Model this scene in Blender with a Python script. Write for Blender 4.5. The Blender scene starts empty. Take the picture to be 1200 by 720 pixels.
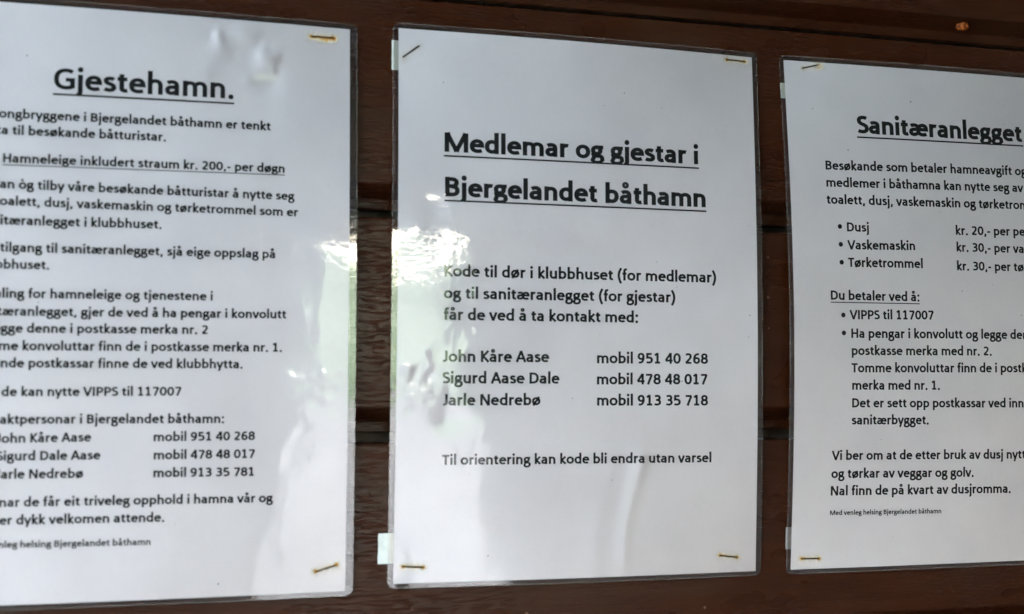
import bpy, bmesh, math, random
from mathutils import noise, Vector
import numpy as np
random.seed(7)
S = bpy.context.scene
col = S.collection
MM = .001
Z0 = 1.5            # height of the middle notice above the ground
R = math.radians

# ------------------------------------------------------------------ camera
cam = bpy.data.objects.new('camera', bpy.data.cameras.new('camera')); col.objects.link(cam)
cam.location = (-.24894, -.70639, Z0 - .04929)
cam.rotation_euler = (1.636445, -.000458, -.287461)
cam.data.sensor_width = 36; cam.data.lens = 47.41
cam.data.clip_start = .02; cam.data.clip_end = 500
cam.data.dof.use_dof = True; cam.data.dof.focus_distance = .80; cam.data.dof.aperture_fstop = 6.3
S.camera = cam
# ------------------------------------------------------------------ sky, sun, exposure
w = bpy.data.worlds.new('World'); S.world = w; w.use_nodes = True
nt = w.node_tree; nt.nodes.clear()
sky = nt.nodes.new('ShaderNodeTexSky'); sky.sky_type = 'NISHITA'; sky.sun_disc = False
SUN_EL, SUN_AZ = 33, 166     # high sun out in front; the porch roof keeps it off the notices
sky.sun_elevation = R(SUN_EL); sky.sun_rotation = R(SUN_AZ); sky.air_density = 1.2; sky.dust_density = 1.6
bg = nt.nodes.new('ShaderNodeBackground'); bg.inputs[1].default_value = .12
out = nt.nodes.new('ShaderNodeOutputWorld')
nt.links.new(sky.outputs[0], bg.inputs[0]); nt.links.new(bg.outputs[0], out.inputs[0])
sd = bpy.data.lights.new('sun', 'SUN'); sd.energy = 3.0; sd.angle = R(.5); sd.color = (1, .97, .93)
sun = bpy.data.objects.new('sun', sd); col.objects.link(sun)
v = Vector((math.sin(R(SUN_AZ)) * math.cos(R(SUN_EL)), math.cos(R(SUN_AZ)) * math.cos(R(SUN_EL)), math.sin(R(SUN_EL))))
sun.rotation_euler = v.to_track_quat('Z', 'Y').to_euler(); sun.location = (2, -6, 8)
S.view_settings.view_transform = 'Standard'; S.view_settings.look = 'None'
S.view_settings.exposure = 5.1; S.view_settings.gamma = 1
S.cycles.use_denoising = True
S.cycles.transparent_max_bounces = 16
S.cycles.max_bounces = 8
S.cycles.sample_clamp_indirect = 6

# ------------------------------------------------------------------ helpers
def tag(o, label=None, cat=None, group=None, kind=None):
    for k, val in (('label', label), ('category', cat), ('group', group), ('kind', kind)):
        if val: o[k] = val
    return o
def mesh(name, V, F, mat, parent=None, smooth=False, mats=None, fm=None):
    me = bpy.data.meshes.new(name); me.from_pydata(V, [], F); me.update()
    for m in (mats or [mat]): me.materials.append(m)
    if fm: me.polygons.foreach_set('material_index', fm)
    if smooth: me.polygons.foreach_set('use_smooth', [True] * len(F))
    o = bpy.data.objects.new(name, me); col.objects.link(o)
    if parent: o.parent = parent
    return o
def empty(name, loc, rot=(0, 0, 0)):
    o = bpy.data.objects.new(name, None); col.objects.link(o); o.location = loc; o.rotation_euler = rot
    o.empty_display_size = .05
    return o
class NT:
    def __init__(s, name):
        s.m = bpy.data.materials.new(name); s.m.use_nodes = True; s.t = s.m.node_tree; s.t.nodes.clear()
        s.out = s.n('OutputMaterial')
    def n(s, typ, **kw):
        nd = s.t.nodes.new('ShaderNode' + typ)
        for k, val in kw.items():
            if hasattr(nd, k): setattr(nd, k, val)
            else: nd.inputs[k].default_value = val
        return nd
    def l(s, a, b): s.t.links.new(a, b)
    def ramp(s, fac, stops):
        r = s.n('ValToRGB'); e = r.color_ramp.elements
        while len(e) < len(stops): e.new(.5)
        for q, (p, c) in zip(e, stops):
            q.position = p; q.color = (c, c, c, 1) if isinstance(c, (int, float)) else (*c, 1)
        s.l(fac, r.inputs[0]); return r.outputs[0]
    def noise(s, vec, scale, detail=3, rough=.55, dist=0):
        q = s.n('TexNoise'); q.inputs['Scale'].default_value = scale; q.inputs['Detail'].default_value = detail
        q.inputs['Roughness'].default_value = rough; q.inputs['Distortion'].default_value = dist
        s.l(vec, q.inputs['Vector']); return q.outputs['Fac']
    def math(s, op, a, b=None, c=None):
        q = s.n('Math', operation=op)
        for i, x in enumerate((a, b, c)):
            if x is None: continue
            if isinstance(x, (int, float)): q.inputs[i].default_value = x
            else: s.l(x, q.inputs[i])
        return q.outputs[0]
    def mapped(s, scale=(1, 1, 1), rot=(0, 0, 0), loc=(0, 0, 0), geo=True):
        tc = s.n('NewGeometry') if geo else s.n('TexCoord')
        m = s.n('Mapping'); m.inputs['Scale'].default_value = scale; m.inputs['Rotation'].default_value = rot; m.inputs['Location'].default_value = loc
        s.l(tc.outputs['Position' if geo else 'Object'], m.inputs[0]); return m.outputs[0]

# ------------------------------------------------------------------ materials
def mat_plank():
    s = NT('brown stained planks')
    p = s.n('BsdfPrincipled')
    P = s.mapped()
    big = s.noise(s.mapped((1, 1, 2.2)), 9, 3, .6)
    grain = s.noise(s.mapped((22, 60, 160)), 1, 4, .6, .4)
    cr = s.ramp(big, [(.3, (.0245, .0052, .0012)), (.52, (.028, .0072, .0022)), (.72, (.031, .0115, .0050))])
    gm = s.n('MixRGB', blend_type='MULTIPLY'); gm.inputs[0].default_value = .55
    s.l(cr, gm.inputs[1]); s.l(s.ramp(grain, [(.3, .42), (.65, 1.05)]), gm.inputs[2])
    # small pale flecks of dust and worn-through paint
    vo = s.n('TexVoronoi', feature='F1'); vo.inputs['Scale'].default_value = 95; s.l(P, vo.inputs['Vector'])
    sp = s.ramp(vo.outputs['Distance'], [(0, 1), (.055, 1), (.10, 0)])
    pick = s.n('SeparateColor'); s.l(vo.outputs['Color'], pick.inputs[0])
    sel = s.math('GREATER_THAN', pick.outputs[0], .91)
    fl = s.math('MULTIPLY', sp, sel)
    fl = s.math('MULTIPLY', fl, .5)
    fm = s.n('MixRGB'); s.l(fl, fm.inputs[0]); s.l(gm.outputs[0], fm.inputs[1]); fm.inputs[2].default_value = (.22, .13, .08, 1)
    s.l(fm.outputs[0], p.inputs['Base Color'])
    rr = s.ramp(big, [(.3, .24), (.7, .34)])
    s.l(rr, p.inputs['Roughness'])
    p.inputs['IOR'].default_value = 1.27
    # rough-sawn relief, patchy: long fibres, short torn dashes, pimples in the paint
    patch = s.ramp(s.noise(s.mapped((1.2, 1, 1.8), loc=(3, 0, 1)), 11, 2, .5), [(.40, .2), (.58, 1)])
    f1 = s.noise(s.mapped((30, 30, 330)), 1, 3, .6, .4)
    f2 = s.noise(s.mapped((95, 95, 640)), 1, 3, .65, .3)
    f3 = s.noise(P, 620, 2, .55)
    h = s.math('MULTIPLY', s.ramp(f2, [(.50, 0), (.70, 1)]), patch)
    h = s.math('MULTIPLY_ADD', s.math('MULTIPLY', f1, patch), .55, h)
    h = s.math('MULTIPLY_ADD', f3, .22, h)
    b = s.n('Bump'); b.inputs['Strength'].default_value = 1.0; b.inputs['Distance'].default_value = .00034
    s.l(h, b.inputs['Height']); s.l(b.outputs[0], p.inputs['Normal'])
    s.l(p.outputs[0], s.out.inputs[0]); return s.m
def simple(name, c, rough=.6, metal=0, bump=None, var=.15, scale=200, spec=.5):
    s = NT(name); p = s.n('BsdfPrincipled')
    n1 = s.noise(s.mapped(), scale, 4)
    lo = tuple(x * (1 - var) for x in c); hi = tuple(min(1, x * (1 + var)) for x in c)
    s.l(s.ramp(n1, [(.3, lo), (.7, hi)]), p.inputs['Base Color'])
    p.inputs['Roughness'].default_value = rough; p.inputs['Metallic'].default_value = metal
    p.inputs['Specular IOR Level'].default_value = spec
    if bump:
        b = s.n('Bump'); b.inputs['Distance'].default_value = bump; s.l(n1, b.inputs['Height']); s.l(b.outputs[0], p.inputs['Normal'])
    s.l(p.outputs[0], s.out.inputs[0]); return s.m
def mat_paper():
    s = NT('white copy paper'); p = s.n('BsdfPrincipled')
    a = s.noise(s.mapped(), 22, 4, .55)
    b = s.noise(s.mapped(), 700, 2, .5)
    m = s.math('MULTIPLY_ADD', b, .25, s.math('MULTIPLY', a, .75))
    s.l(s.ramp(m, [(.35, (.76, .722, .765)), (.65, (.82, .782, .82))]), p.inputs['Base Color'])
    p.inputs['Roughness'].default_value = .9; p.inputs['Specular IOR Level'].default_value = .1
    s.l(p.outputs[0], s.out.inputs[0]); return s.m
def mat_film(name, haze, haze_col=(.75, .75, .75), rough=.035, peel=1.0):
    """clear laminate: a sheet you see through, with a glossy face and a trace of milky haze"""
    s = NT(name)
    tr = s.n('BsdfTransparent'); gl = s.n('BsdfGlossy'); gl.inputs['Roughness'].default_value = rough
    di = s.n('BsdfDiffuse'); di.inputs[0].default_value = (*haze_col, 1)
    P = s.mapped()
    n1 = s.noise(P, 400, 2, .5, .5); n2 = s.noise(P, 95, 2, .5); n3 = s.noise(P, 1100, 1, .5)
    patch = s.math('ADD', s.n('Attribute', attribute_name='crinkle').outputs['Fac'], s.ramp(s.noise(s.mapped(loc=(1.3, 0, 4)), 26, 2, .5), [(.45, .04), (.70, .35)]))
    h = s.math('MULTIPLY_ADD', n2, .8, s.math('MULTIPLY', n1, patch))
    h = s.math('MULTIPLY_ADD', n3, .04, h)
    b = s.n('Bump'); b.inputs['Strength'].default_value = 1; b.inputs['Distance'].default_value = .00016 * peel
    s.l(h, b.inputs['Height']); s.l(b.outputs[0], gl.inputs['Normal'])
    fr = s.n('Fresnel'); fr.inputs[0].default_value = 1.52; s.l(b.outputs[0], fr.inputs['Normal'])
    m1 = s.n('MixShader'); m1.inputs[0].default_value = haze; s.l(tr.outputs[0], m1.inputs[1]); s.l(di.outputs[0], m1.inputs[2])
    m2 = s.n('MixShader'); s.l(fr.outputs[0], m2.inputs[0]); s.l(m1.outputs[0], m2.inputs[1]); s.l(gl.outputs[0], m2.inputs[2])
    s.l(m2.outputs[0], s.out.inputs[0]); return s.m
def mat_stain():
    s = NT('rust stain'); at = s.n('Attribute', attribute_name='rust')
    nz = s.noise(s.mapped(), 420, 3, .6)
    a = s.math('MULTIPLY', at.outputs['Fac'], s.ramp(nz, [(.3, .55), (.7, 1.0)]))
    di = s.n('BsdfDiffuse')
    s.l(s.ramp(a, [(0, (.80, .68, .34)), (.35, (.78, .52, .16)), (.75, (.42, .17, .03)), (1, (.2, .07, .015))]), di.inputs[0])
    tr = s.n('BsdfTransparent'); mx = s.n('MixShader')
    s.l(a, mx.inputs[0]); s.l(tr.outputs[0], mx.inputs[1]); s.l(di.outputs[0], mx.inputs[2]); s.l(mx.outputs[0], s.out.inputs[0]); return s.m
M_PLANK = mat_plank()
M_PAPER = mat_paper()
M_INK = simple('black toner', (.008, .0085, .010), .7, spec=.1, var=.3, scale=800)
M_FILM = mat_film('clear laminate', .010)
M_FILMB = mat_film('clear laminate back', .018, (.62, .58, .66), .06, .15)
M_RIM = mat_film('laminate cut edge', .09, (.8, .70, .6), .3, .3)
M_STAIN = mat_stain()
M_STAPLE = simple('rusty staple wire', (.010, .0055, .003), .75, 0, .00008, .5, 900, .15)
M_STAPLE2 = simple('dark staple wire', (.022, .019, .017), .45, .2, .00004, .3, 900)
M_TAPE = simple('yellowed white tape', (.54, .53, .47), .7, 0, .00005, .08, 300)
M_TAPE2 = simple('greyish tape', (.22, .19, .18), .6, 0, .00005, .2, 300)
M_SPECK = simple('dirt', (.06, .055, .05), .9)
M_LUMP = simple('lump orange brown', (.15, .034, .003), .7, 0, .0006, .8, 420, .2)
M_SOFFIT = simple('dark painted boards', (.05, .03, .02), .6, 0, .001, .3, 20)
def mat_grass():
    s = NT('mown grass'); p = s.n('BsdfPrincipled'); n = s.noise(s.mapped(), 6, 6, .7)
    s.l(s.ramp(n, [(.3, (.018, .085, .0015)), (.7, (.04, .145, .004))]), p.inputs['Base Color']); p.inputs['Roughness'].default_value = .9
    s.l(p.outputs[0], s.out.inputs[0]); return s.m
M_GRASS = mat_grass()

# ------------------------------------------------------------------ the setting: ground, roof edge, boarded wall
g = mesh('ground', [(-60, -90, 0), (60, -90, 0), (60, 10, 0), (-60, 10, 0)], [(0, 1, 2, 3)], simple('wet dark gravel', (.032, .035, .042), .9, 0, None, .3, 8)); tag(g, kind='structure')
# the wall: tongue-and-groove planks, each a board of its own
X0, X1 = -1.9, 2.2
PITCH = .1201926
wall = empty('plank_wall', (0, .02, 0)); tag(wall, 'dark brown painted wall of horizontal grooved planks behind the notices', 'wall')
def plank(zg, k):
    """zg = lower edge of the flat face; face, chamfer, recessed tongue"""
    r = random.Random(k)
    top = zg + PITCH - .0180
    prof = [(.022, top), (.0012, top), (.0004, top - .0003), (0, top - .001),
            (0, zg + .0012), (.0005, zg + .0002), (.0104, zg - .0062), (.011, zg - .0070), (.011, zg - .0120), (.0116, zg - .0126), (.022, zg - .0126)]
    V = []; F = []; n = len(prof); NX = 40
    off = r.uniform(-.0003, .0003)
    for i in range(NX + 1):
        x = X0 + (X1 - X0) * i / NX
        for y, z in prof:
            wv_ = .0004 * noise.noise((x * 2.5, k * 3.1, 0)) + off
            V.append((x, y + (wv_ if y < .02 else 0), z + .0003 * noise.noise((x * 3, k, 5))))
    for i in range(NX):
        for j in range(n - 1):
            a = i * n + j; F.append((a, a + 1, a + n + 1, a + n))
    F.append(tuple(range(n - 1, -1, -1))); F.append(tuple(NX * n + j for j in range(n)))
    o = mesh('plank', [(x, y - .02, z) for x, y, z in V], F, M_PLANK, wall)
    return o
zg0 = Z0 + .18398
for k in range(-8, 14): 
    if zg0 - k * PITCH > .02: plank(zg0 - k * PITCH, k)
b = mesh('backing_board', [(X0, .0, .0), (X1, .0, .0), (X1, .0, 2.75), (X0, .0, 2.75)] + [(X0, .06, .0), (X1, .06, .0), (X1, .06, 2.75), (X0, .06, 2.75)],
         [(0, 1, 2, 3), (7, 6, 5, 4), (0, 4, 5, 1), (1, 5, 6, 2), (2, 6, 7, 3), (3, 7, 4, 0)], M_SOFFIT, wall)
b.location.y = .0015

# Centre-line alphabet: adv width, list of SVG-like pen paths (units of 1/1000 em)
G = {
' ':(226,[]),
'a':(479,['M88 388 C128 415 175 428 215 428 C310 428 352 385 352 300 L352 0','M352 252 L235 252 C135 252 88 212 88 145 C88 78 130 40 192 40 C262 40 312 72 352 122']),
'b':(525,['M116 700 L116 0','M116 345 C158 402 208 428 262 428 C372 428 432 350 432 238 C432 110 368 38 262 38 C205 38 160 68 116 115']),
'c':(423,['M375 378 C335 413 292 428 250 428 C145 428 85 350 85 232 C85 108 145 38 248 38 C300 38 342 55 382 88']),
'd':(525,['M409 700 L409 0','M409 345 C367 402 317 428 263 428 C153 428 93 350 93 238 C93 110 157 38 263 38 C320 38 365 68 409 115']),
'e':(498,['M90 252 L418 252 C418 368 352 428 262 428 C152 428 88 345 88 230 C88 105 150 38 270 38 C325 38 375 48 415 68']),
'f':(305,['M300 655 C275 664 258 668 240 668 C172 668 144 628 144 550 L144 0','M22 425 L278 425']),
'g':(471,['O218 300 128 130','M225 428 L450 428','M135 205 C85 170 85 112 150 92 C205 78 290 88 335 78 C440 55 430 -70 370 -112 C300 -165 150 -165 95 -112 C55 -66 80 10 150 75']),
'h':(525,['M116 700 L116 0','M116 340 C162 402 210 428 262 428 C365 428 410 370 410 262 L410 0']),
'i':(229,['M115 466 L115 0','D115 612 54']),
'j':(239,['M124 466 L124 -90 C124 -150 95 -168 20 -164','D124 612 54']),
'k':(455,['M116 700 L116 0','M395 466 L140 236 L415 0']),
'l':(229,['M115 700 L115 0']),
'm':(799,['M116 466 L116 0','M116 345 C162 402 205 428 252 428 C355 428 400 370 400 268 L400 0','M400 345 C446 402 490 428 536 428 C640 428 684 370 684 268 L684 0']),
'n':(525,['M116 466 L116 0','M116 340 C162 402 210 428 262 428 C365 428 410 370 410 262 L410 0']),
'o':(527,['O263 233 180 196']),
'p':(525,['M116 466 L116 -180','M116 345 C158 402 208 428 262 428 C372 428 432 350 432 238 C432 110 368 38 262 38 C205 38 160 68 116 115']),
'q':(525,['M409 466 L409 -180','M409 345 C367 402 317 428 263 428 C153 428 93 350 93 238 C93 110 157 38 263 38 C320 38 365 68 409 115']),
'r':(349,['M116 466 L116 0','M116 320 C158 395 205 428 252 428 C285 428 305 425 328 418']),
's':(391,['M322 392 C285 418 245 428 208 428 C138 428 98 398 98 345 C98 225 322 268 322 132 C322 70 272 38 192 38 C140 38 98 50 60 74']),
't':(335,['M148 575 L148 135 C148 68 175 38 235 38 C262 38 285 42 310 50','M26 425 L304 425']),
'u':(525,['M409 466 L409 0','M409 126 C363 64 315 38 263 38 C160 38 115 96 115 204 L115 466']),
'v':(452,['M47 466 L226 0','M405 466 L226 0']),
'w':(715,['M48 466 L200 0','M200 0 L357 452','M357 452 L514 0','M514 0 L667 466']),
'x':(433,['M48 466 L385 0','M385 466 L48 0']),
'y':(453,['M46 466 L226 10','M407 466 L160 -180']),
'z':(395,['M55 428 L330 428 L68 38 L348 38']),
'æ':(773,['M78 394 C122 418 165 428 205 428 C300 428 372 390 372 280','M372 252 L232 252 C132 252 82 212 82 145 C82 78 130 40 195 40 C280 40 345 78 385 140','M372 252 L692 252 C692 368 638 428 545 428 C440 428 370 345 370 230 C370 105 430 38 548 38 C606 38 655 48 697 68']),
'ø':(529,['O263 233 180 196','M95 -15 L432 480']),
'å':(479,['M88 388 C128 415 175 428 215 428 C310 428 352 385 352 300 L352 0','M352 252 L235 252 C135 252 88 212 88 145 C88 78 130 40 192 40 C262 40 312 72 352 122','o222 622 66 66']),
'ò':(527,['O263 233 180 196','M185 680 L300 560']),
'A':(579,['M290 632 L48 0','M290 632 L532 0','M130 205 L450 205']),
'B':(544,['M118 632 L118 0','M118 592 L260 592 C370 592 418 545 418 472 C418 390 370 345 260 338 L118 338','M260 338 C390 338 446 280 446 190 C446 88 380 40 260 40 L118 40']),
'D':(615,['M118 632 L118 0','M118 592 L250 592 C430 592 520 490 520 320 C520 130 430 40 245 40 L118 40']),
'E':(488,['M118 632 L118 0','M118 592 L430 592','M118 335 L400 335','M118 40 L430 40']),
'F':(459,['M118 632 L118 0','M118 592 L425 592','M118 320 L400 320']),
'G':(631,['M545 545 C480 582 420 596 358 596 C190 596 95 490 95 315 C95 130 195 38 355 38 C430 38 490 55 538 80 L538 295 L350 295']),
'H':(623,['M118 632 L118 0','M505 632 L505 0','M118 330 L505 330']),
'J':(319,['M208 632 L208 180 C208 85 175 38 100 38 C70 38 48 42 24 52']),
'K':(520,['M118 632 L118 0','M470 632 L165 325 L490 0']),
'M':(855,['M112 632 L112 0','M743 632 L743 0','M130 632 L428 10','M725 632 L428 10']),
'N':(646,['M114 632 L114 0','M532 632 L532 0','M130 632 L516 0']),
'P':(517,['M118 632 L118 0','M118 592 L250 592 C382 592 435 530 435 440 C435 330 370 268 245 268 L118 268']),
'S':(459,['M388 560 C345 584 300 596 252 596 C150 596 97 548 97 475 C97 290 393 360 393 172 C393 85 330 38 225 38 C160 38 110 50 65 76']),
'T':(487,['M12 592 L475 592','M243 592 L243 0']),
'V':(567,['M42 632 L283 0','M525 632 L283 0']),
'I':(252,['M126 632 L126 0']),
'0':(507,['O253 316 168 280']),
'1':(507,['M88 510 L256 612','M262 632 L262 0','M96 38 L428 38']),
'2':(507,['M85 545 C135 580 185 596 235 596 C340 596 385 540 385 462 C385 330 250 220 88 42','M70 38 L432 38']),
'3':(507,['M90 562 C150 588 190 596 240 596 C335 596 385 550 385 475 C385 395 330 340 240 335 L160 335','M240 335 C352 335 405 270 405 190 C405 90 330 38 220 38 C160 38 110 50 70 72']),
'4':(507,['M352 632 L50 190','M28 180 L482 180','M360 632 L360 0']),
'5':(507,['M402 592 L132 592 L122 350 C270 385 410 345 410 200 C410 90 330 38 220 38 C165 38 118 48 82 66']),
'6':(507,['O262 200 150 162','M112 205 C102 450 187 596 317 596 C357 596 387 590 412 580']),
'7':(507,['M58 592 L440 592','M425 592 L190 0']),
'8':(507,['O253 465 138 131','O253 185 163 148']),
'9':(507,['O245 432 150 164','M395 430 C405 182 320 38 190 38 C150 38 120 42 95 52']),
'.':(252,['D126 50 54']),
',':(250,['M140 90 L95 -105']),
':':(267,['D133 50 54','D133 400 54']),
'-':(306,['M42 238 L264 238']),
'(':(303,['M248 715 C130 560 102 390 102 268 C102 130 135 0 248 -165']),
')':(303,['M55 715 C173 560 201 390 201 268 C201 130 168 0 55 -165']),
'•':(500,['D250 300 125']),
}
def parse(s):
    """-> list of (points, kind)"""
    import math
    k=s[0]
    if k in 'Oo':
        cx,cy,rx,ry=map(float,s[1:].split())
        n=22
        P=[]
        for i in range(n+1):
            a=2*math.pi*i/n
            c,t=math.cos(a),math.sin(a)
            P.append((cx+rx*math.copysign(abs(c)**.93,c),cy+ry*math.copysign(abs(t)**.93,t)))
        return P,k
    if k=='D':
        cx,cy,r=map(float,s[1:].split()); n=12
        return [(cx+r*math.cos(2*math.pi*(i+.5)/n),cy+r*math.sin(2*math.pi*(i+.5)/n)) for i in range(n)],'D'
    P=[];t=s.replace('M','M ').replace('L',' L ').replace('C',' C ').split();i=0
    while i<len(t):
        c=t[i]
        if c in 'ML': P.append((float(t[i+1]),float(t[i+2]))); i+=3
        else:
            a=P[-1];b,d,e=[(float(t[i+1+2*j]),float(t[i+2+2*j])) for j in range(3)];n=7
            for q in range(1,n+1):
                u=q/n;v=1-u
                P.append(tuple(v**3*a[z]+3*v*v*u*b[z]+3*v*u*u*d[z]+u**3*e[z] for z in (0,1)))
            i+=7
    return P,'S'
def ribbon(P,wv,wh,closed):
    """strip with miter joins; wv = thickness of vertical stems, wh = of horizontals"""
    import math
    n=len(P);L=[];R=[]
    def nrm(a,b):
        dx,dy=b[0]-a[0],b[1]-a[1];l=math.hypot(dx,dy) or 1
        return (-dy/l,dx/l)
    for i in range(n):
        if closed: a=nrm(P[i-1] if i>0 else P[n-2],P[i]);b=nrm(P[i],P[i+1] if i<n-1 else P[1])
        else: a=nrm(P[i-1],P[i]) if i>0 else None;b=nrm(P[i],P[i+1]) if i<n-1 else None; a=a or b;b=b or a
        mx,my=a[0]+b[0],a[1]+b[1];l=math.hypot(mx,my) or 1;mx/=l;my/=l
        m=1/max(.45,mx*a[0]+my*a[1])
        m=min(m,1.6)
        L.append((P[i][0]+mx*m*wv/2,P[i][1]+my*m*wh/2));R.append((P[i][0]-mx*m*wv/2,P[i][1]-my*m*wh/2))
    return L,R
def resample(P,m):
    import math
    out=[P[0]]
    for a,b in zip(P,P[1:]):
        k=max(1,int(math.ceil(math.hypot(b[0]-a[0],b[1]-a[1])/m)))
        out+=[(a[0]+(b[0]-a[0])*i/k,a[1]+(b[1]-a[1])*i/k) for i in range(1,k+1)]
    return out
def text_mesh(s,wv=92,wh=80,track=0,clip=None,maxlen=None):
    """-> verts (em/1000 units), faces, total ink extents (x0,x1)"""
    V=[];F=[];x=0;last=None
    for ch in s:
        adv,paths=G[ch]
        for p in paths:
            P,k=parse(p)
            if maxlen and k=='S': P=resample(P,maxlen)
            e=(wv-84)/2
            if k!='D' and k!='o' :
                H=700 if max(q[1] for q in P)>640 else (632 if max(q[1] for q in P)>480 else 466)
                if e>0: P=[(px,py+(e*(1-2*min(1,max(0,py/H))) if 20<py<H-20 else 0)) for px,py in P]
            b=len(V)
            if k=='D':
                r=1+.35*e/60 if ch!='•' else 1
                cx=sum(q[0] for q in P)/len(P);cy=sum(q[1] for q in P)/len(P)
                V+=[(x+cx+(q[0]-cx)*(1+e/54),cy+(q[1]-cy)*(1+e/54)) for q in P];F.append(list(range(b,b+len(P))))
            else:
                f=.72 if k=='o' else 1
                L,Rr=ribbon(P,wv*f,wh*f,k in 'Oo')
                n=len(P)
                V+=[(x+q[0],q[1]) for q in L]+[(x+q[0],q[1]) for q in Rr]
                for i in range(n-1): F.append([b+i,b+i+1,b+n+i+1,b+n+i])
        x+=adv+track
    if clip is not None: V=[(a,max(c*.62 if c<0 else c,clip)) for a,c in V]
    xs=[v[0] for v in V]
    return V,F,(min(xs),max(xs)) if xs else (0,0)


# ------------------------------------------------------------------ the three laminated notices
DOC = {'L': (-.23586, -.00238, .0), 'C': (0, 0, -.00414), 'R': (.23134, -.00036, .00124)}
DIMPLE = {'L': [(61, 130, .6, 5, 5), (62, 116, -.7, 6.5, 4.5), (50, 141, .4, 6, 4), (37, 133, .35, 6, 5), (28, 120, .2, 6, 10), (92, 30, .22, 9, 12), (80, -50, .15, 8, 10), (98, -40, .15, 7, 9)],
          'C': [(-96, 40, .28, 9, 9), (-86, 52, -.2, 7, 7), (15, 45, .16, 10, 7), (35, 44, -.14, 8, 6), (-90, -52, .3, 10, 6), (-78, -62, -.25, 8, 6), (-98, -40, .2, 6, 9)],
          'R': [(20, -60, .12, 12, 20), (60, 60, .1, 15, 15)]}
rb = random.Random(12)       # clusters of small bubbles under the laminate
for dd, cx, cz, sx, sz, n, amp in (('C', -93, -44, 13, 11, 34, .16), ('L', 84, -40, 15, 9, 24, .15), ('L', 60, 124, 9, 14, 13, .24), ('L', 38, 138, 8, 3, 4, .35), ('C', 32, 44, 16, 6, 8, .14), ('C', 36, -80, 4, 16, 9, .13)):
    for _ in range(n):
        DIMPLE[dd].append((cx + rb.gauss(0, sx * .6), cz + rb.gauss(0, sz * .6), rb.choice((-1, 1)) * amp * rb.uniform(.6, 1.2), rb.uniform(1.7, 2.8), rb.uniform(1.5, 2.2)))
def bulge(d, x, z):
    u = max(-1, min(1, x / 105)); v = max(-1, min(1, z / 148.5))
    a = {'L': 4.0, 'C': 4.5 + .5 * u, 'R': 7.0 - 1.5 * u}[d]; t = {'L': 2, 'C': 3, 'R': 2}[d]
    return 1.0 + a * math.cos(math.pi / 2 * v) + t * math.cos(math.pi / 2 * u) * v * v
# places where the laminate cockled in the machine: x, z, radius x, radius z, strength
CRINKLE = {'L': [(90, 34, 22, 16, .17), (84, -42, 14, 9, .5), (60, 126, 9, 13, .4)],
           'C': [(-86, 42, 26, 18, .17), (-90, -46, 14, 11, .6), (30, 45, 26, 10, 2.0), (36, -78, 14, 34, .7)], 'R': [(40, -60, 20, 30, .6)]}
def crinkle(d, x, z):
    return min(4, sum(1.4 * a * math.exp(-((x - cx) / rx) ** 2 - ((z - cz) / rz) ** 2) for cx, cz, rx, rz, a in CRINKLE[d]))
SEED = {'L': 3.3, 'C': 11.7, 'R': 23.1}
def ripple(d, x, z):
    s = SEED[d]
    r = .13 * noise.noise((x / 38 + s, z / 60, s)) + .07 * noise.noise((x / 15, z / 19 + s, 2 * s)) + .02 * noise.noise((x / 6 + s, z / 6, s))
    for cx, cz, a, rx, rz in DIMPLE[d]:
        q = ((x - cx) / rx) ** 2 + ((z - cz) / rz) ** 2
        if q < 9: r += a * math.exp(-q)
    if d == 'C':   # soft vertical crease in the lower middle
        xc = 30 + 4 * math.sin(z / 17) + z * .02
        f = max(0, min(1, (-60 - z) / 25))
        r += f * .32 * math.exp(-((x - xc) / 4.5) ** 2)
        r += f * .16 * math.exp(-((x - xc + 17) / 6) ** 2)
    e = min(1, max(0, (148.5 - abs(z)) / 10 + .25))
    return r * e
def surf(d, x, z, off):
    return (x * MM, -(bulge(d, x, z) + ripple(d, x, z) + off) * MM, z * MM)
def axis(a, b, step, rim=None):
    pts = list(np.linspace(a + (rim or 0), b - (rim or 0), max(2, int(round((b - a) / step)) + 1)))
    return ([a] + pts + [b]) if rim else pts
def sheet(d, x0, x1, z0, z1, off, rad, step, rim=None):
    xs = axis(x0, x1, step, rim); zs = axis(z0, z1, step, rim)
    V = []; F = []; fm = []
    for z in zs:
        for x in xs:
            a = max(0, x - (x1 - rad), (x0 + rad) - x); c = max(0, z - (z1 - rad), (z0 + rad) - z)
            xx, zz = x, z
            if rad and a > 0 and c > 0:
                an = a * math.sqrt(max(0, 1 - c * c / (2 * rad * rad))); cn = c * math.sqrt(max(0, 1 - a * a / (2 * rad * rad)))
                xx = (x1 - rad + an) if x > 0 else (x0 + rad - an); zz = (z1 - rad + cn) if z > 0 else (z0 + rad - cn)
            V.append(surf(d, xx, zz, off))
    n = len(xs)
    for j in range(len(zs) - 1):
        for i in range(n - 1):
            F.append((j * n + i, j * n + i + 1, (j + 1) * n + i + 1, (j + 1) * n + i))
            fm.append(1 if rim and (i == 0 or j == 0 or i == n - 2 or j == len(zs) - 2) else 0)
    return V, F, fm

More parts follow.
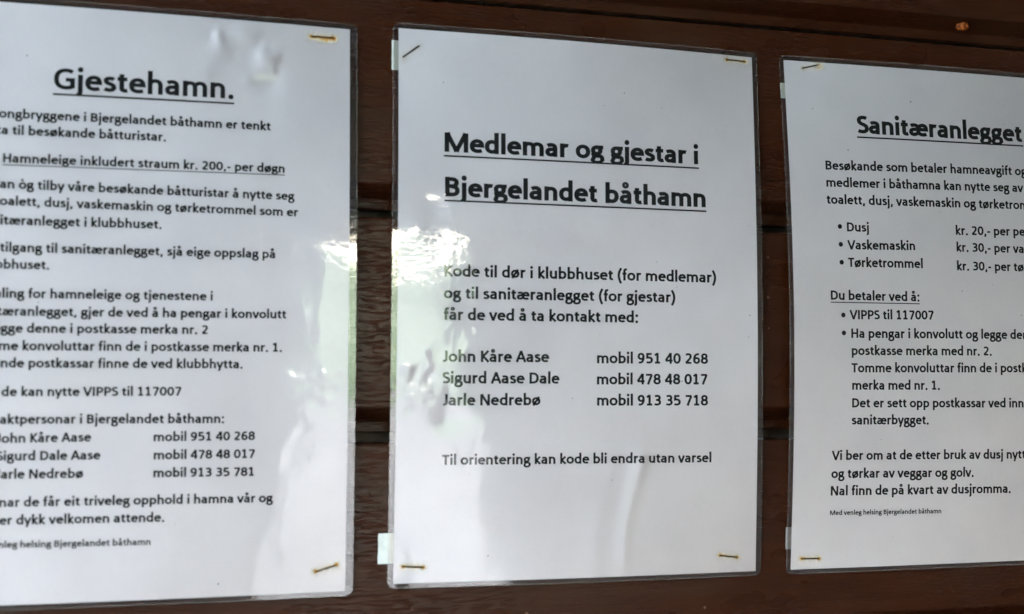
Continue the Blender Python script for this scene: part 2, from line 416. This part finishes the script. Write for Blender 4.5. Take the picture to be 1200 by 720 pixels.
LINES = [   # sheet, words, x, z of the start of the baseline (mm from the middle of the sheet), slope, em size, style
    ('L', 'Gjestehamn.', -44.6, 105.77, 0.0084, 17.33, 'h2'),
    ('L', 'Betongbryggene i Bjergelandet båthamn er tenkt', -79.4, 89.83, 0.0078, 7.18, 'b'),
    ('L', 'nytta til besøkande båtturistar.', -80.1, 81.58, 0.0078, 7.22, 'b'),
    ('L', 'Hamneleige inkludert straum kr. 200,- per døgn', -67.3, 67.63, 0.0098, 7.17, 'bu'),
    ('L', 'Vi kan òg tilby våre besøkande båtturistar å nytte seg', -78.9, 54.79, -0.0005, 7.18, 'b'),
    ('L', 'av toalett, dusj, vaskemaskin og tørketrommel som er', -78.8, 46.38, -0.0007, 7.18, 'b'),
    ('L', 'i sanitæranlegget i klubbhuset.', -81.1, 36.68, 0.0072, 7.24, 'b'),
    ('L', 'For tilgang til sanitæranlegget, sjå eige oppslag på', -78.6, 23.37, 0.0042, 7.18, 'b'),
    ('L', 'klubbhuset.', -78.0, 14.98, 0.0063, 7.11, 'b'),
    ('L', 'Betaling for hamneleige og tjenestene i', -79.3, 0.69, 0.0063, 7.19, 'b'),
    ('L', 'sanitæranlegget, gjer de ved å ha pengar i konvolutt', -79.7, -8.05, 0.0058, 7.19, 'b'),
    ('L', 'og legge denne i postkasse merka nr. 2', -80.2, -16.38, 0.0057, 7.20, 'b'),
    ('L', 'Tomme konvoluttar finn de i postkasse merka nr. 1.', -80.1, -24.97, 0.0041, 7.20, 'b'),
    ('L', 'Nemnde postkassar finne de ved klubbhytta.', -79.9, -33.35, 0.0022, 7.20, 'b'),
    ('L', 'og de kan nytte VIPPS til 117007', -73.9, -47.35, 0.0034, 7.19, 'b'),
    ('L', 'Kontaktpersonar i Bjergelandet båthamn:', -79.3, -60.72, -0.0013, 7.20, 'b'),
    ('L', 'John Kåre Aase', -66.8, -70.04, 0.0091, 7.18, 'b'),
    ('L', 'mobil 951 40 268', 6.8, -69.87, 0.0040, 7.19, 'b'),
    ('L', 'Sigurd Dale Aase', -66.8, -78.57, -0.0000, 7.18, 'b'),
    ('L', 'mobil 478 48 017', 7.0, -78.90, 0.0019, 7.19, 'b'),
    ('L', 'Jarle Nedrebø', -66.8, -87.34, -0.0046, 7.18, 'b'),
    ('L', 'mobil 913 35 781', 7.0, -87.79, -0.0027, 7.18, 'b'),
    ('L', 'Vonar de får eit triveleg opphold i hamna vår og', -72.9, -100.97, -0.0035, 7.18, 'b'),
    ('L', 'ønsker dykk velkomen attende.', -78.4, -109.55, -0.0046, 7.20, 'b'),
    ('L', 'Med venleg helsing Bjergelandet båthamn', -80.3, -120.63, -0.0082, 5.07, 's'),
    ('C', 'Medlemar og gjestar i', -80.3, 81.93, 0.0063, 16.85, 'h'),
    ('C', 'Bjergelandet båthamn', -80.1, 57.56, 0.0044, 16.96, 'h'),
    ('C', 'Kode til dør i klubbhuset (for medlemar)', -80.0, 14.25, 0.0059, 9.76, 'b'),
    ('C', 'og til sanitæranlegget (for gjestar)', -79.9, 2.31, 0.0074, 9.71, 'b'),
    ('C', 'får de ved å ta kontakt med:', -79.9, -9.23, 0.0065, 9.76, 'b'),
    ('C', 'John Kåre Aase', -80.1, -31.68, 0.0084, 9.74, 'b'),
    ('C', 'mobil 951 40 268', 6.9, -31.43, 0.0054, 9.55, 'b'),
    ('C', 'Sigurd Aase Dale', -80.3, -43.14, 0.0042, 9.74, 'b'),
    ('C', 'mobil 478 48 017', 6.9, -43.09, 0.0069, 9.51, 'b'),
    ('C', 'Jarle Nedrebø', -79.8, -54.95, 0.0060, 9.65, 'b'),
    ('C', 'mobil 913 35 718', 7.0, -54.73, 0.0025, 9.55, 'b'),
    ('C', 'Til orientering kan kode bli endra utan varsel', -79.8, -86.48, 0.0001, 8.62, 'b'),
    ('R', 'Sanitæranlegget', -59.4, 106.62, 0.0073, 17.43, 'h'),
    ('R', 'Besøkande som betaler hamneavgift og', -81.7, 83.61, 0.0216, 8.71, 'b'),
    ('R', 'medlemer i båthamna kan nytte seg av', -81.7, 73.43, 0.0196, 8.64, 'b'),
    ('R', 'toalett, dusj, vaskemaskin og tørketrommel.', -81.8, 63.27, 0.0154, 8.70, 'b'),
    ('R', '•', -76.3, 46.82, 0.0095, 11.00, 'd'),
    ('R', 'Dusj', -69.3, 47.31, 0.0173, 8.69, 'b'),
    ('R', 'kr. 20,- per person', 5.0, 47.86, 0.0211, 8.77, 'b'),
    ('R', '•', -76.1, 36.26, 0.0058, 11.00, 'd'),
    ('R', 'Vaskemaskin', -68.8, 36.72, 0.0201, 8.70, 'b'),
    ('R', 'kr. 30,- per vask', 5.1, 37.77, 0.0104, 8.69, 'b'),
    ('R', '•', -75.9, 25.73, 0.0020, 11.00, 'd'),
    ('R', 'Tørketrommel', -69.0, 26.41, 0.0123, 8.70, 'b'),
    ('R', 'kr. 30,- per tørk', 5.0, 26.39, 0.0131, 8.68, 'b'),
    ('R', 'Du betaler ved å:', -81.3, 6.88, 0.0031, 8.68, 'bu'),
    ('R', '•', -75.6, -5.22, 0.0157, 11.00, 'd'),
    ('R', 'VIPPS til 117007', -68.5, -4.30, 0.0124, 8.63, 'b'),
    ('R', '•', -75.4, -15.64, 0.0117, 11.00, 'd'),
    ('R', 'Ha pengar i konvolutt og legge denne i', -68.2, -15.14, 0.0056, 8.72, 'b'),
    ('R', 'postkasse merka med nr. 2.', -68.0, -25.19, 0.0054, 8.66, 'b'),
    ('R', 'Tomme konvoluttar finn de i postkasse', -67.9, -35.27, 0.0043, 8.65, 'b'),
    ('R', 'merka med nr. 1.', -67.8, -45.34, 0.0005, 8.61, 'b'),
    ('R', 'Det er sett opp postkassar ved inngangen til', -67.8, -55.64, -0.0034, 8.58, 'b'),
    ('R', 'sanitærbygget.', -67.8, -65.55, -0.0041, 8.59, 'b'),
    ('R', 'Vi ber om at de etter bruk av dusj nyttar nal', -80.2, -85.97, -0.0075, 8.55, 'b'),
    ('R', 'og tørkar av veggar og golv.', -80.6, -96.41, -0.0091, 8.59, 'b'),
    ('R', 'Nal finn de på kvart av dusjromma.', -81.0, -106.46, -0.0083, 8.65, 'b'),
    ('R', 'Med venleg helsing Bjergelandet båthamn', -81.0, -117.75, -0.0101, 4.32, 's'),
]

def words(d, text, x, z, sl, em, st, parent):
    bold = st in ('h', 'h2', 'bu0')
    wv, wh = {'h': (154, 126), 'h2': (138, 114), 's': (135, 112), 'd': (90, 90)}.get(st, (144, 120))
    under = {'h': -.105, 'h2': -.115, 'bu': -.13}.get(st)
    V, F, (e0, e1) = text_mesh(text, wv, wh, maxlen=1700 / em, clip=None if under is None else under * 1000 - 20)
    if st == 'd': pass
    k = em / 1000
    if under is not None:
        n = max(2, int((e1 - e0) * k / 2)); b = len(V); th = 54 if st != 'bu' else 62
        for i in range(n + 1):
            xx = e0 - 20 + (e1 - e0 + 40) * i / n
            V.append((xx, under * 1000)); V.append((xx, under * 1000 - th))
        for i in range(n): F.append([b + 2 * i, b + 2 * i + 1, b + 2 * i + 3, b + 2 * i + 2])
    VV = [surf(d, x + a * k, z + c * k + sl * a * k, .05) for a, c in V]
    o = mesh('heading_text' if st in ('h', 'h2') else 'text_line', VV, F, M_INK, parent)
    o['label'] = 'printed black words ' + text if st != 'd' else 'printed black bullet dot'
    return o

def staple(d, x0, z0, x1, z1, parent, rust=1.0, dark=False, seed=0, blot=(0, 0)):
    r = .42                                     # wire half thickness, mm
    dx, dz = x1 - x0, z1 - z0; L = math.hypot(dx, dz); ux, uz = dx / L, dz / L
    off = .45
    path = []
    pin = lambda x, z, o: Vector(surf(d, x, z, o)) * 1000
    path.append(pin(x0, z0, -1.5)); path.append(pin(x0, z0, off * .6)); path.append(pin(x0 + ux * .5, z0 + uz * .5, off + .25))
    for i in range(1, 6): path.append(pin(x0 + dx * i / 6, z0 + dz * i / 6, off + .3 + .08 * math.sin(i + seed)))
    path.append(pin(x1 - ux * .5, z1 - uz * .5, off + .25)); path.append(pin(x1, z1, off * .6)); path.append(pin(x1, z1, -1.5))
    V = []; F = []; ns = 8
    for i, p in enumerate(path):
        t = (path[min(i + 1, len(path) - 1)] - path[max(i - 1, 0)]).normalized()
        sd_ = Vector((-uz, 0, ux)); up = t.cross(sd_).normalized()
        for q in range(ns):
            a = 2 * math.pi * q / ns
            rr = r * (1 + .12 * noise.noise((i * .9, q, seed)))
            V.append(tuple((p + sd_ * math.cos(a) * rr + up * math.sin(a) * rr * .8) * MM))
    for i in range(len(path) - 1):
        for q in range(ns):
            F.append((i * ns + q, i * ns + (q + 1) % ns, (i + 1) * ns + (q + 1) % ns, (i + 1) * ns + q))
    o = mesh('staple', V, F, M_STAPLE2 if dark else M_STAPLE, parent, smooth=True)
    # rust bled into the sheet round the wire
    V = []; F = []; A = []; nx, nz = 34, 22; ex, ez = L / 2 + 4.5, 4.5
    cx, cz = (x0 + x1) / 2, (z0 + z1) / 2
    for j in range(nz + 1):
        for i in range(nx + 1):
            a = -ex + 2 * ex * i / nx; c = -ez + 2 * ez * j / nz
            x = cx + a * ux - c * uz; z = cz + a * uz + c * ux
            V.append(surf(d, x, z, .36))
            da = max(0, abs(a) - L / 2); dist = math.hypot(da, c)
            endd = min(math.hypot(a - L / 2, c), math.hypot(a + L / 2, c))
            wob = 1 + .5 * noise.noise((x / 1.6, z / 1.6, seed)) 
            s_ = .8 * math.exp(-(dist / (.7 * wob)) ** 2) + .75 * math.exp(-(endd / (1.3 * wob)) ** 2) + .22 * math.exp(-(dist / (2.2 * wob)) ** 2)
            s_ += blot[0] * math.exp(-((a - blot[1]) / 3.5) ** 2 - ((c + 1.6) / 1.7) ** 2)
            s_ *= rust * max(0, min(1, (4.3 - abs(c)) / 1.5)) * max(0, min(1, (ex - abs(a)) / 1.5))
            A.append(min(1, s_))
    for j in range(nz):
        for i in range(nx):
            q = j * (nx + 1) + i; F.append((q, q + 1, q + nx + 2, q + nx + 1))
    so = mesh('rust_stain', V, F, M_STAIN, parent, smooth=True)
    at = so.data.attributes.new('rust', 'FLOAT', 'POINT'); at.data.foreach_set('value', A)
    return o

def tape(d, x0, x1, z0, z1, off, mat, parent):
    V = []; F = []; fx = lambda x, z, o: surf(d, x, z, o)
    nx, nz = 8, 8; rr = random.Random(int(x0 * 10 + z0))
    for j in range(nz + 1):
        jit = rr.uniform(-.12, .12)
        for i in range(nx + 1):
            x = x0 + (x1 - x0) * i / nx + (jit if i == 0 else 0); z = z0 + (z1 - z0) * j / nz
            V.append(fx(x, z, off))
    n1 = len(V); V += [(x, y + .00018, z) for x, y, z in V]
    for j in range(nz):
        for i in range(nx):
            q = j * (nx + 1) + i; F.append((q, q + 1, q + nx + 2, q + nx + 1)); F.append((n1 + q, n1 + q + nx + 1, n1 + q + nx + 2, n1 + q + 1))
    for j in range(nz):
        q = j * (nx + 1); F.append((q, q + nx + 1, n1 + q + nx + 1, n1 + q))
    return mesh('tape_tab', V, F, mat, parent)

def specks(d, pts, n, parent, seed):
    r = random.Random(seed); V = []; F = []
    P = [(x, z, s) for x, z, s in pts] + [(r.uniform(-100, 100), r.uniform(-140, 140), r.choice((.12, .15, .2, .3))) for _ in range(n)]
    for x, z, s in P:
        b = len(V); k = 7; st = r.uniform(.6, 1.6); ro = r.uniform(0, 3)
        for q in range(k):
            a = 2 * math.pi * q / k; rad = s * r.uniform(.7, 1.2)
            ax, az = math.cos(a) * rad * st, math.sin(a) * rad
            V.append(surf(d, x + ax * math.cos(ro) - az * math.sin(ro), z + ax * math.sin(ro) + az * math.cos(ro), .40))
        V.append(surf(d, x, z, .40 + s * .6))
        for q in range(k): F.append((b + q, b + (q + 1) % k, b + k))
    o = mesh('dirt_specks', V, F, M_SPECK, parent); o['kind'] = 'stuff'; return o

INFO = {
 'L': ('laminated notice headed Gjestehamn with dense text, leftmost and cut off by the frame', (-108, 109), (-151, 151.5)),
 'C': ('laminated notice headed Medlemar og gjestar with few lines, fully in view in the middle', (-108.2, 108), (-151, 151.5)),
 'R': ('laminated notice headed Sanitæranlegget with bulleted prices, right of the middle notice', (-108, 108), (-151, 151.5)),
}
for d in 'LCR':
    ox, oz, rot = DOC[d]
    lab, (fx0, fx1), (fz0, fz1) = INFO[d]
    nd = empty('laminated_notice', (ox, 0, Z0 + oz), (0, -rot, 0)); tag(nd, lab, 'notice', 'laminated notices stapled to the plank wall')
    V, F, _ = sheet(d, -105, 105, -148.5, 148.5, 0, 0, 1.4)
    paper = mesh('paper', V, F, M_PAPER, nd, smooth=True)
    V, F, fm = sheet(d, fx0, fx1, fz0, fz1, .30, 4.5, 1.1, .4)
    film = mesh('laminate_film', V, F, None, nd, smooth=True, mats=[M_FILM, M_RIM], fm=fm); film['label'] = 'clear glossy laminating film over the front of the sheet'
    at = film.data.attributes.new('crinkle', 'FLOAT', 'POINT'); at.data.foreach_set('value', [crinkle(d, q[0] / MM, q[2] / MM) for q in V])
    V, F, fm = sheet(d, fx0, fx1, fz0, fz1, -.25, 4.5, 3, .4)
    bf = mesh('backing_film', V, F, M_FILMB, nd, smooth=True)
    for row in LINES:
        if row[0] == d: words(*row, paper)
    if d == 'L':
        staple(d, 84.2, 142.8, 96.2, 142.9, nd, 1.0, seed=1, blot=(.5, 1.5)); staple(d, 89.2, -137.7, 100.3, -134.6, nd, .75, seed=2)
        staple(d, -98, 142, -86, 143, nd, .9, seed=3); staple(d, -97, -139, -86, -141, nd, .9, seed=4)
        specks(d, [(-57, 122, .3), (40, -142, .35), (20, 60, .2)], 10, nd, 1)
    if d == 'C':
        staple(d, -102.5, 132.7, -93.9, 139.4, nd, .16, True, 5, (.6, -5)); staple(d, 88.2, 145.5, 100.2, 145.5, nd, .62, seed=6)
        staple(d, -100.1, -139.5, -89.0, -140.2, nd, .75, seed=7); staple(d, 82.0, -138.8, 93.2, -140.3, nd, .72, seed=8)
        tape(d, -108.6, -96, 125.4, 141.7, -.55, M_TAPE, nd); tape(d, -113.2, -97, -138.0, -122.0, -.55, M_TAPE, nd)
        specks(d, [(-80.5, 120, .35), (24, 121, .35), (12, 113, .25), (-70, 31, .35), (43, 26, .35), (55, 12, .3), (-54, -135, .35), (86, 103, .25), (57, -27, .25), (100, -3, .3), (-26, 42, .2), (17, 88, .25)], 16, nd, 2)
    if d == 'R':
        staple(d, -92.9, 144.2, -82.7, 146.9, nd, .35, True, 9, (1.2, 6)); staple(d, -98.6, -142.3, -87.3, -142.5, nd, .75, seed=10)
        staple(d, 85, 143, 97, 144, nd, .7, seed=11); staple(d, 84, -140, 96, -141, nd, .7, seed=12)
        tape(d, -107.6, -96, 125.4, 134.6, -.55, M_TAPE, nd); tape(d, -108.3, -97, -136.8, -124.0, -.55, M_TAPE2, nd)
        specks(d, [(-66, 96, .35), (-22, 128, .4), (50, 0, .3), (-88, 120, .3), (30, 18, .25)], 12, nd, 3)

# small orange lump stuck in the groove over the right notice
bm = bmesh.new(); bmesh.ops.create_icosphere(bm, subdivisions=4, radius=1)
for vv in bm.verts:
    k = 1 + .28 * noise.noise(vv.co * 2.1) + .12 * noise.noise(vv.co * 5)
    vv.co = Vector((vv.co.x * 3.9 * k, vv.co.y * 2.6 * k, vv.co.z * 2.9 * k * (1 if vv.co.z < 0 else .9))) * MM
me = bpy.data.meshes.new('orange_lump'); bm.to_mesh(me); bm.free(); me.materials.append(M_LUMP)
me.polygons.foreach_set('use_smooth', [True] * len(me.polygons))
o = bpy.data.objects.new('orange_lump', me); col.objects.link(o); o.location = (.2535, .0055, Z0 + .1800)
tag(o, 'small rough orange brown lump in the plank groove above the right notice', 'lump')

# ------------------------------------------------------------------ what the notices and the paint mirror: an unseen porch shaped to gate the light, and the green slope beyond it
def box(name, x0, x1, y0, y1, z0, z1, mat, step=None):
    V = []; F = []
    def one(a0, a1, b0, b1, c0, c1):
        n = len(V)
        V.extend([(a0, b0, c0), (a1, b0, c0), (a1, b1, c0), (a0, b1, c0), (a0, b0, c1), (a1, b0, c1), (a1, b1, c1), (a0, b1, c1)])
        F.extend([tuple(n + i for i in f) for f in ((0, 3, 2, 1), (4, 5, 6, 7), (0, 1, 5, 4), (1, 2, 6, 5), (2, 3, 7, 6), (3, 0, 4, 7))])
    if step:                                   # boards with an open joint of 4 mm, lying along x or y
        z = z0
        while z < z1 - .01: one(x0, x1, y0, y1, z, min(z1, z + step) - .004); z += step
    else: one(x0, x1, y0, y1, z0, z1)
    o = mesh(name, V, F, mat); o['kind'] = 'structure'; return o
M_CONC = simple('dark decking', (.06, .05, .045), .85, 0, .0006, .2, 12)
box('paved_ground', -3.5, 1.3, -3.1, -.02, .004, .05, M_CONC)
box('porch_roof', -1.75, 1.4, -3.15, .1, 2.62, 2.74, M_SOFFIT)
box('roof_fascia', -1.75, 1.4, -3.21, -3.15, 2.0, 2.76, M_SOFFIT)
box('porch_side_wall', 1.12, 1.2, -3.0, -.03, .05, 2.62, M_SOFFIT, .12)
box('front_light_screen', -1.7, .28, -3.06, -3.0, .05, 2.62, M_SOFFIT, .12)  # unseen screen added where the photographer would block the reflections
box('front_light_screen', .66, 1.12, -3.06, -3.0, .05, 2.62, M_SOFFIT, .12)  # second added screen, narrows the gap that the laminate mirrors
V = []; F = []; NX, NY = 90, 30
for j in range(NY + 1):
    for i in range(NX + 1):
        x = -140 + 280 * i / NX; y = -25 - 75 * j / NY; t = j / NY
        h = 14 * (t ** .8) * (1 + .25 * noise.noise((x / 40, t * 2, 1))) + 1.6 * noise.noise((x / 5, y / 5, 0)) * min(1, t * 4)
        V.append((x, y, h - .3))
for j in range(NY):
    for i in range(NX): q = j * (NX + 1) + i; F.append((q, q + 1, q + NX + 2, q + NX + 1))
h = mesh('hillside', V, F, M_GRASS, smooth=True); h['kind'] = 'structure'
